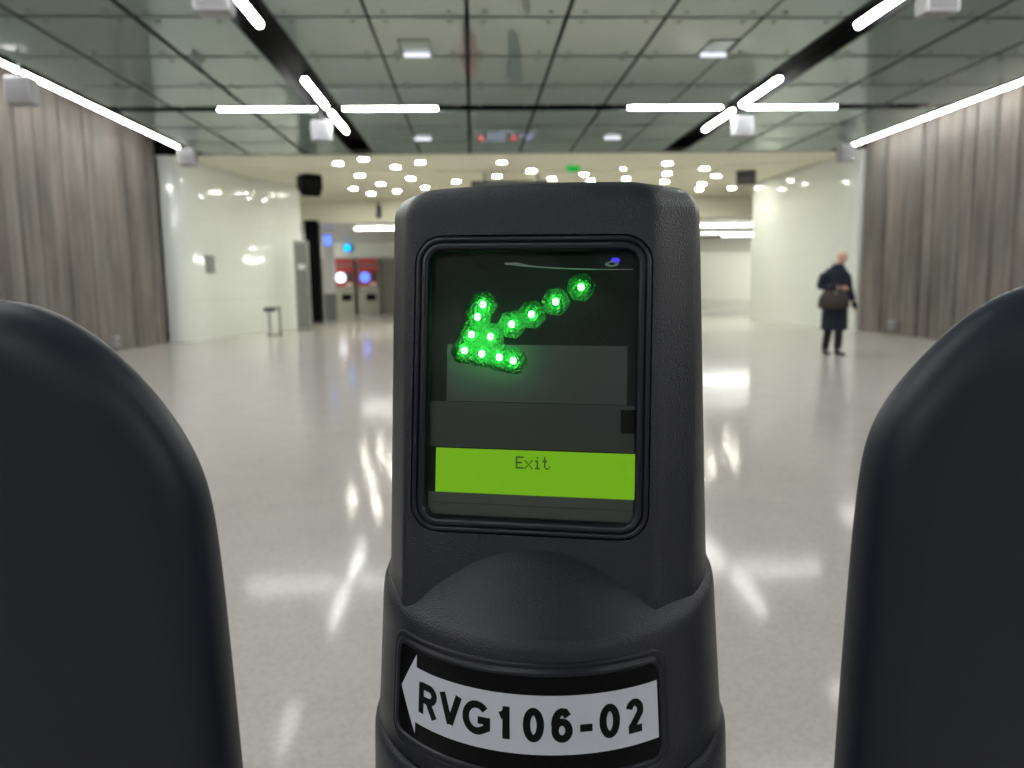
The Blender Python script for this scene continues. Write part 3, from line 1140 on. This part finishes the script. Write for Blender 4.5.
# ================================================================== card reader
AX = (0.0365, 0.395)
rd = thing('card_reader', 'black card reader pillar with green LED arrow and lit Exit screen', 'card reader',
           (AX[0], AX[1], 0), math.radians(-11.5))
# head --------------------------------------------------------------
TT = math.tan(math.radians(8.2))
CT, ST = math.cos(math.radians(8.2)), math.sin(math.radians(8.2))
Z0, P0 = 0.997, 0.0587


def fy(z):
    return -P0 + (z - Z0) * TT


def F(u, v, n=0.0):
    """point on the sloping front face; u, v in metres about the face centre, n out of the face"""
    z = 1.105 + v * CT
    return (u, fy(z) - n * CT, z + n * ST)


def head_ring(z, ins=0.0, dz=0.0):
    f = (z - 1.0) / 0.18
    R = 0.0830 - 0.0050 * f
    cy = 0.010 * f + 0.002
    cx = -0.0002
    yf = fy(z) + ins
    cl, crr = -0.0650 + ins, 0.0590 - ins
    rc = max(0.0075 - ins * 0.35, 0.003)
    raw = []
    for i in range(240):
        a = 2 * PI * i / 240
        px, py = cx + (R - ins) * math.cos(a), cy + (R - ins) * math.sin(a)
        if py > yf + 0.019:
            raw.append((px, py))
    for qx in (cl + rc, crr - rc):
        for i in range(48):
            a = 2 * PI * i / 48
            raw.append((qx + rc * math.cos(a), yf + rc + rc * math.sin(a)))
    raw.sort()

    def half(L):
        h = []
        for p in L:
            while len(h) > 1 and ((h[-1][0] - h[-2][0]) * (p[1] - h[-2][1]) - (h[-1][1] - h[-2][1]) * (p[0] - h[-2][0])) <= 1e-12:
                h.pop()
            h.append(p)
        return h[:-1]
    pts = half(raw) + half(raw[::-1])
    k0 = max(range(len(pts)), key=lambda k: pts[k][1] - abs(pts[k][0] - cx) * 0.01)
    pts = pts[k0:] + pts[:k0]
    n = len(pts)
    # resample evenly by arc length for a clean loft
    seg = [math.dist(pts[i], pts[(i + 1) % n]) for i in range(n)]
    tot = sum(seg)
    m_ = 144
    out = []
    # start at the back
    i, acc = 0, 0.0
    for k in range(m_):
        target = tot * k / m_
        while acc + seg[i] < target and i < n - 1:
            acc += seg[i]
            i += 1
        t_ = (target - acc) / seg[i] if seg[i] > 1e-9 else 0
        a, b = pts[i], pts[(i + 1) % n]
        out.append((a[0] + (b[0] - a[0]) * t_, a[1] + (b[1] - a[1]) * t_, z + dz))
    return out


ZT = 1.1835
rings = [head_ring(z) for z in (0.95, 0.98, 1.0, 1.02, 1.05, 1.08, 1.11, 1.14, 1.165, 1.178, ZT)]
RF = 0.0125
for k in range(1, 9):
    a = PI / 2 * k / 8
    rings.append(head_ring(ZT, RF * (1 - math.cos(a)), RF * math.sin(a)))


def crown(ring, amt):
    return [(x, y, z + amt * (1 - (x / 0.08) ** 2)) for x, y, z in ring]


rings = [crown(r, 0.0) if i < 11 else crown(r, 0.0030 * (i - 10) / 8) for i, r in enumerate(rings)]
rings.append(crown(head_ring(ZT, 0.025, RF + 0.0006), 0.003))
rings.append(crown(head_ring(ZT, 0.040, RF + 0.001), 0.003))
bm = bmesh.new()
loft(bm, rings, cap0=True, cap1=True)
head = obj('head_shell', bm, 'plastic', rd, smooth=True)

# screen window cut out of the shell
UC, VC = -0.0028, -0.0002
HW, HH, RC = 0.0558, 0.0700, 0.0135       # outer edge of the bezel ring


def FR(u, v, n=0.0):
    return F(u + 0.012 * v, v - 0.017 * u, n)


def contour(o, n, base=(HW, HH, RC)):
    hw, hh, r = base[0] + o, base[1] + o, max(base[2] + o, 0.002)
    return [FR(UC + a, VC + b, n) for a, b in rrect(hw, hh, r, 10)]


bm = bmesh.new()
loft(bm, [contour(0, -0.0085), contour(0, 0.006)], cap0=True, cap1=True)
cut = obj('cutter', bm, 'plastic')
cut.parent = rd
bpy.context.view_layer.update()
bmod = head.modifiers.new('b', 'BOOLEAN')
bmod.object = cut
bmod.operation = 'DIFFERENCE'
bmod.solver = 'EXACT'
nm = bpy.data.meshes.new_from_object(head.evaluated_get(bpy.context.evaluated_depsgraph_get()))
head.modifiers.clear()
head.data = nm
bpy.data.objects.remove(cut)
for p in nm.polygons:
    p.use_smooth = True
try:
    nm.set_sharp_from_angle(angle=math.radians(35))
except Exception:
    pass

# bezel: stepped ring sitting in the window
prof = [(-0.0006, -0.004), (-0.0006, -0.0004), (-0.0010, 0.0002), (-0.0024, 0.0003), (-0.0029, -0.0003), (-0.0030, -0.0012),
        (-0.0034, -0.0012), (-0.0036, 0.0000), (-0.0040, 0.0005), (-0.0058, 0.0002), (-0.0065, -0.0004), (-0.0067, -0.0020), (-0.0067, -0.0080)]
bm = bmesh.new()
loft(bm, [contour(o, n) for o, n in prof])
obj('bezel', bm, 'bezel', rd, smooth=True)
o = rd.children[-1]
try:
    o.data.set_sharp_from_angle(angle=math.radians(40))
except Exception:
    pass


def face_box(bm, u0, u1, v0, v1, n0, n1):
    P = [FR(u0, v0, n0), FR(u1, v0, n0), FR(u1, v1, n0), FR(u0, v1, n0), FR(u0, v0, n1), FR(u1, v0, n1), FR(u1, v1, n1), FR(u0, v1, n1)]
    vs = [bm.verts.new(p) for p in P]
    for f in ((0, 3, 2, 1), (4, 5, 6, 7), (0, 1, 5, 4), (1, 2, 6, 5), (2, 3, 7, 6), (3, 0, 4, 7)):
        bm.faces.new([vs[i] for i in f])


HWg, HHg = HW - 0.0068, HH - 0.0068
bm = bmesh.new()
loft(bm, [contour(-0.0069, -0.0030), contour(-0.0069, -0.0018), contour(-0.0078, -0.0013)], cap0=True, cap1=True)
glass = obj('screen_glass', bm, 'screen_glass', rd)

bm = bmesh.new()
face_box(bm, UC - HWg, UC + HWg, VC - HHg, VC + HHg, -0.0082, -0.0066)
backing = obj('led_board', bm, 'board', rd)
bm = bmesh.new()
face_box(bm, -0.0435, 0.0420, -0.0085, 0.0187, -0.0066, -0.0065)
obj('upper_reflection', bm, 'plate', rd)  # grey panel standing in for a reflection in the glass
bm = bmesh.new()
face_box(bm, UC - HWg + 0.0005, UC + HWg - 0.0005, -0.0305, -0.0088, -0.0066, -0.0060)
obj('middle_reflection', bm, 'reflection2', rd)  # second grey panel, reflection in the glass put in as colour
bm = bmesh.new()
face_box(bm, UC - HWg + 0.0005, UC + HWg - 0.0005, VC - HHg + 0.0008, -0.0521, -0.0066, -0.0058)
obj('bottom_reflection', bm, 'reflection3', rd)  # bottom strip, also a reflection laid in as grey
bm = bmesh.new()
face_box(bm, UC - HWg + 0.001, UC + HWg - 0.001, -0.0574, -0.0569, -0.0058, -0.0053)
obj('reflection_line', bm, 'plate', rd)  # thin line of the painted bottom reflection
bm = bmesh.new()
face_box(bm, 0.0395, 0.0458, -0.0215, -0.0108, -0.0060, -0.0050)
obj('dark_reflection', bm, 'black_gloss', rd)  # dark stripe of the reflection, modelled as a black block

# lcd
bm = bmesh.new()
face_box(bm, -0.0478, 0.0462, -0.0520, -0.0311, -0.0066, -0.0054)
lcd = obj('lcd_display', bm, 'lcd', rd)
glyphs = {
    'E': ["#####", "#....", "#....", "####.", "#....", "#....", "#####"],
    'x': [".....", ".....", "#...#", ".#.#.", "..#..", ".#.#.", "#...#"],
    'i': ["..#..", ".....", ".##..", "..#..", "..#..", "..#..", ".###."],
    't': [".#...", ".#...", "###..", ".#...", ".#...", ".#..#", "..##."],
}
u0 = -0.0092
for ci, ch in enumerate('Exit'):
    bm = bmesh.new()
    dw, dh = 0.00076, 0.00084
    for r_, row in enumerate(glyphs[ch]):
        for c_, px in enumerate(row):
            if px == '#':
                uu = u0 + ci * 0.0042 + c_ * dw
                vv = -0.0338 - r_ * dh
                face_box(bm, uu, uu + dw * 0.98, vv - dh * 0.98, vv, -0.0054, -0.0053)
    obj('letter', bm, 'lcd_ink', lcd)

# leds
LED = [(-25.2, 37.3), (-27.8, 31.4), (-30.8, 22.9), (-21.4, 21.8), (-34.1, 15.2), (-25.6, 13.6), (-17.1, 11.9), (-10.3, 10.3),
       (-11.1, 27.7), (-1.6, 32.3), (9.9, 38.3), (21.9, 45.0)]
for (u, v) in LED:
    u, v = u / 1000 * 0.99 - 0.0010, v / 1000 * 0.99 + 0.0012
    bm = bmesh.new()
    rg = []
    for rr_, nn in ((0.0019, -0.0066), (0.0019, -0.0061), (0.0016, -0.0059)):
        rg.append([F(u + rr_ * math.cos(k * PI / 8), v + rr_ * math.sin(k * PI / 8), nn) for k in range(16)])
    loft(bm, rg, cap0=True, cap1=True)
    e = obj('led', bm, 'led_lens', rd, smooth=True)
    bm = bmesh.new()
    rg = []
    for rr_, nn in ((0.0066, -0.00659), (0.0064, -0.0064), (0.0028, -0.0063)):
        rg.append([F(u + rr_ * (1 + 0.06 * math.sin(k * 2.1 + u * 900)) * math.cos(k * PI / 12), v + rr_ * (1 + 0.06 * math.sin(k * 1.7)) * math.sin(k * PI / 12), nn) for k in range(24)])
    loft(bm, rg, cap0=True, cap1=True)
    obj('diffuser_or_halo', bm, 'diffuser_or_halo', e, smooth=True)  # green disc added around the LED to show its halo
    bm = bmesh.new()
    rg = []
    for rr_, nn in ((0.00135, -0.0060), (0.0013, -0.0054), (0.0009, -0.0049), (0.0004, -0.0047)):
        rg.append([F(u + rr_ * math.cos(k * PI / 8), v + rr_ * 1.15 * math.sin(k * PI / 8), nn) for k in range(16)])
    loft(bm, rg, cap0=True, cap1=True)
    obj('led_core', bm, 'led', e, smooth=True)
bm = bmesh.new()
rg = [[F(0.0365 + a * math.cos(k * PI / 8), 0.0580 + a * 0.6 * math.sin(k * PI / 8), nn) for k in range(16)]
      for a, nn in ((0.0022, -0.0066), (0.002, -0.0056))]
loft(bm, rg, cap0=True, cap1=True)
b_ = obj('status_led', bm, 'blue_led', rd)
b_['label'] = 'blue status light'
bm = bmesh.new()
rg = [[F(0.0350 + a * math.cos(k * PI / 8), 0.0562 + a * 0.42 * math.sin(k * PI / 8), nn) for k in range(16)]
      for a, nn in ((0.0032, -0.0050), (0.0030, -0.0044), (0.0016, -0.0044), (0.0014, -0.0050))]
loft(bm, rg)
obj('oval_glint', bm, 'glint', rd, smooth=True)  # pale oval modelled in place of a glint on the glass
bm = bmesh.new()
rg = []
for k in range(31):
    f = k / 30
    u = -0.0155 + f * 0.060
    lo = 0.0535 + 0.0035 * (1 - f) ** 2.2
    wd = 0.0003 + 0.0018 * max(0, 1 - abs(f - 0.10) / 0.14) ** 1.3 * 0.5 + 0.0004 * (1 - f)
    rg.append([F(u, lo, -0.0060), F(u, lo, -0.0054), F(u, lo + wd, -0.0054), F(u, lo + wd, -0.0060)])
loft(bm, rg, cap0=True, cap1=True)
obj('glass_glint', bm, 'glint', rd)  # pale arc modelled in place of a crescent reflection in the glass

# collar ------------------------------------------------------------
NT = 120


def rim_up(t):
    return 0.008 * (1 - math.cos(t)) ** 1.5


def Rc(z):
    return 0.0858 + 0.072 * (1.0 - z)


def revolve(name, prof, m, wav=None, parent=rd, caps=True):
    rings = []
    for r, z, wgt in prof:
        rings.append([(r * math.sin(2 * PI * i / NT), -r * math.cos(2 * PI * i / NT), z + wgt * rim_up(2 * PI * i / NT)) for i in range(NT)])
    bm = bmesh.new()
    loft(bm, rings, cap0=caps, cap1=caps)
    o = obj(name, bm, m, parent, smooth=True)
    return o


revolve('collar', [(0.040, 0.93, 0), (Rc(0.93) - 0.001, 0.9300, 0), (Rc(0.931), 0.9312, 0), (Rc(0.95), 0.95, 0.1), (Rc(0.975), 0.975, 0.5), (Rc(0.988), 0.988, 0.9),
                   (Rc(0.9925) - 0.0001, 0.9925, 1), (0.0857, 0.9955, 1), (0.0846, 0.9982, 1), (0.0826, 1.0000, 1), (0.0800, 1.0022, 1),
                   (0.0740, 1.0098, 0.9), (0.0665, 1.0178, 0.6), (0.0600, 1.0243, 0.3), (0.0545, 1.0292, 0.1), (0.0500, 1.0325, 0), (0.0455, 1.0350, 0)], 'plastic')
revolve('post', [(0.104, 0.0, 0), (0.104, 0.012, 0), (0.099, 0.02, 0), (0.0972, 0.5, 0), (0.0952, 0.86, 0), (0.0938, 0.915, 0), (0.0934, 0.9235, 0), (0.0928, 0.9265, 0),
                 (0.0915, 0.9288, 0), (0.0895, 0.9296, 0)], 'plastic')


# label plate on the collar -------------------------------------------
def Cm(s, z, n=0.0):
    """s = arc length measured at radius 0.0885, z height, n out of the surface"""
    t = s / 0.0885
    r = Rc(z) + n
    return (r * math.sin(t), -r * math.cos(t), z)


DEG = math.radians(1) * 0.0885
sL, sR = -46.6 * DEG, 39.9 * DEG
zb, zt = 0.9428, 0.9852
sc_, zc_ = (sL + sR) / 2, (zb + zt) / 2
bw, bh = (sR - sL) / 2, (zt - zb) / 2


def lab_contour(o, n):
    P = rrect(bw + o, bh + o, 0.005 + o * 0.9, 8)
    out = []
    # subdivide the long edges so that they follow the cylinder
    for i in range(len(P)):
        a, b = P[i], P[(i + 1) % len(P)]
        L = math.dist(a, b)
        k = 28 if abs(a[0] - b[0]) > 0.03 else (6 if L > 0.01 else 1)
        for q in range(k):
            t = q / k
            out.append(Cm(sc_ + a[0] + (b[0] - a[0]) * t, zc_ + a[1] + (b[1] - a[1]) * t, n))
    return out


bm = bmesh.new()
loft(bm, [lab_contour(o, n) for o, n in ((0.0062, -0.0003), (0.0056, 0.0006), (0.0048, 0.0008), (0.0040, 0.0003), (0.0034, 0.0000),
                                         (0.0028, 0.0002), (0.0020, 0.0011), (0.0012, 0.0013), (0.0004, 0.0011), (0.0000, 0.0002), (0.0, -0.0005))])
fr = obj('label_frame', bm, 'plastic2', rd, smooth=True)


def col_fill(name, cols, n0, n1, m, parent):
    """cols: (s, z_low, z_high)"""
    bm = bmesh.new()
    rings = []
    for s, a, b in cols:
        rings.append([Cm(s, a, n0), Cm(s, a, n1), Cm(s, (a + b) / 2, n1), Cm(s, b, n1), Cm(s, b, n0)])
    loft(bm, rings, cap0=True, cap1=True)
    return obj(name, bm, m, parent)


cols = []
for k in range(73):
    s = sL + (sR - sL) * k / 72
    e = min(s - sL, sR - s)
    cut_ = 0.005 - math.sqrt(max(0, 0.005 ** 2 - (0.005 - e) ** 2)) if e < 0.005 else 0
    cols.append((s, zb + cut_, zt - cut_))
plate = col_fill('label_plate', cols, -0.001, 0.00025, 'black_gloss', rd)
a0, a1, a2 = -45.0 * DEG, -37.3 * DEG, 39.2 * DEG
cols = []
for k in range(9):
    f = k / 8
    cols.append((a0 + (a1 - a0) * f, 0.9643 - 0.0183 * f, 0.9643 + 0.0188 * f))
cols += [(a1 + 0.0001, 0.9513, 0.9771)]
for k in range(1, 65):
    cols.append((a1 + (a2 - a1) * k / 64, 0.9512, 0.9770))
arrow = col_fill('arrow_sticker', cols, 0.0002, 0.00045, 'label', rd)
arrow['label'] = 'pale grey left-pointing arrow sticker'


def arc(cx, cy, rx, ry, a0, a1, n=14):
    return [(cx + rx * math.cos(math.radians(a0 + (a1 - a0) * k / n)), cy + ry * math.sin(math.radians(a0 + (a1 - a0) * k / n))) for k in range(n + 1)]


# strokes in a unit box, x 0..1, y 0..1 (centre lines), per glyph
G = {
    'R': [[(0, -.1), (0, 1.1)], [(0, 1), (.55, 1)] + arc(.55, .735, .36, .265, 90, -90, 10)[1:] + [(0, .47)], [(.45, .50), (.95, -.12)]],
    'V': [[(-0.04, 1.1), (.5, -.04)], [(.5, -.04), (1.04, 1.1)]],
    'G': [arc(.50, .5, .50, .5, 40, 300, 22) + [(.96, .17), (.96, .43), (.56, .43)]],
    '1': [[(.68, -.1), (.68, 1.1)], [(.66, .90), (.44, .80), (.12, .74)]],
    '0': [arc(.5, .5, .5, .5, 0, 360, 30)],
    '6': [arc(.5, .31, .49, .31, 0, 360, 22), arc(.54, .5, .54, .5, 185, 95, 10) + [(.72, .98), (.92, .82)]],
    '-': [[(0, .36), (1, .36)]],
    '2': [arc(.5, .70, .46, .30, 165, -22, 14) + [(.62, .36), (.16, .04)], [(-.02, 0), (1.06, 0)]],
}


def stroke(bm, pts, w_, toF):
    """a flat ribbon with mitred joins along pts"""
    P = [Vector(p) for p in pts]
    closed = (P[0] - P[-1]).length < 1e-6
    if closed:
        P = P[:-1]
    # refine long segments so they follow the curve
    Q = []
    n = len(P)
    rng = n if closed else n - 1
    for i in range(rng):
        a, b = P[i], P[(i + 1) % n]
        k = max(1, int((b - a).length / 0.0015))
        for q in range(k):
            Q.append(a + (b - a) * q / k)
    if not closed:
        Q.append(P[-1])
    P = Q
    n = len(P)
    L, R = [], []
    for i in range(n):
        a = P[i - 1] if (closed or i > 0) else P[i]
        b = P[(i + 1) % n] if (closed or i < n - 1) else P[i]
        d1 = (P[i] - a)
        d2 = (b - P[i])
        d1 = d1.normalized() if d1.length > 1e-9 else d2.normalized()
        d2 = d2.normalized() if d2.length > 1e-9 else d1
        t_ = (d1 + d2)
        t_ = t_.normalized() if t_.length > 1e-6 else d1
        nn = Vector((-t_.y, t_.x))
        k = 1 / max(0.5, nn.dot(Vector((-d1.y, d1.x))))
        L.append(toF(P[i] + nn * w_ / 2 * k))
        R.append(toF(P[i] - nn * w_ / 2 * k))
    Lv = [(bm.verts.new(a), bm.verts.new(b)) for a, b in L]
    Rv = [(bm.verts.new(a), bm.verts.new(b)) for a, b in R]
    for i in range(n if closed else n - 1):
        j = (i + 1) % n
        bm.faces.new((Lv[i][1], Rv[i][1], Rv[j][1], Lv[j][1]))
        bm.faces.new((Lv[i][0], Lv[i][1], Lv[j][1], Lv[j][0]))
        bm.faces.new((Rv[i][0], Rv[j][0], Rv[j][1], Rv[i][1]))
    if not closed:
        for i in (0, n - 1):
            bm.faces.new((Lv[i][0], Rv[i][0], Rv[i][1], Lv[i][1]))


ZB, ZC = 0.9567, 0.9718
SW = 0.0032
chars = [('R', -35.6, -27.6), ('V', -26.9, -19.4), ('G', -18.9, -10.0), ('1', -8.8, -3.6), ('0', -0.9, 5.0), ('6', 6.9, 12.9), ('-', 14.9, 18.4),
         ('0', 20.4, 26.5), ('2', 28.2, 34.2)]
for ci, (ch, t0, t1) in enumerate(chars):
    s0, s1 = (t0 * DEG, t1 * DEG) if ch == '-' else (t0 * DEG + SW / 2, t1 * DEG - SW / 2)
    z0, z1 = ZB + SW / 2, ZC - SW / 2
    bm = bmesh.new()
    for si, st in enumerate(G[ch]):
        top = 0.00062 + 0.00002 * si
        P = [(s0 + (s1 - s0) * a, z0 + (z1 - z0) * (b if not ch in 'RV1' else max(-SW / 2 / (z1 - z0), min(1 + SW / 2 / (z1 - z0), b)))) for a, b in st]
        stroke(bm, P, SW, lambda p, top=top: (Cm(p.x, p.y, 0.0004), Cm(p.x, p.y, top)))
    obj('letter', bm, 'label_ink', arrow, recalc=True)

# slim sensor rib on the right flank of the head
bm = bmesh.new()
a = math.radians(8)
px, py = 0.0812 * math.cos(a), 0.003 + 0.0812 * math.sin(a)
box(bm, px - 0.003, px + 0.0002, py - 0.004, py + 0.004, 1.045, 1.056)
obj('side_screw_cover', bm, 'plastic2', rd, bev=0.001)
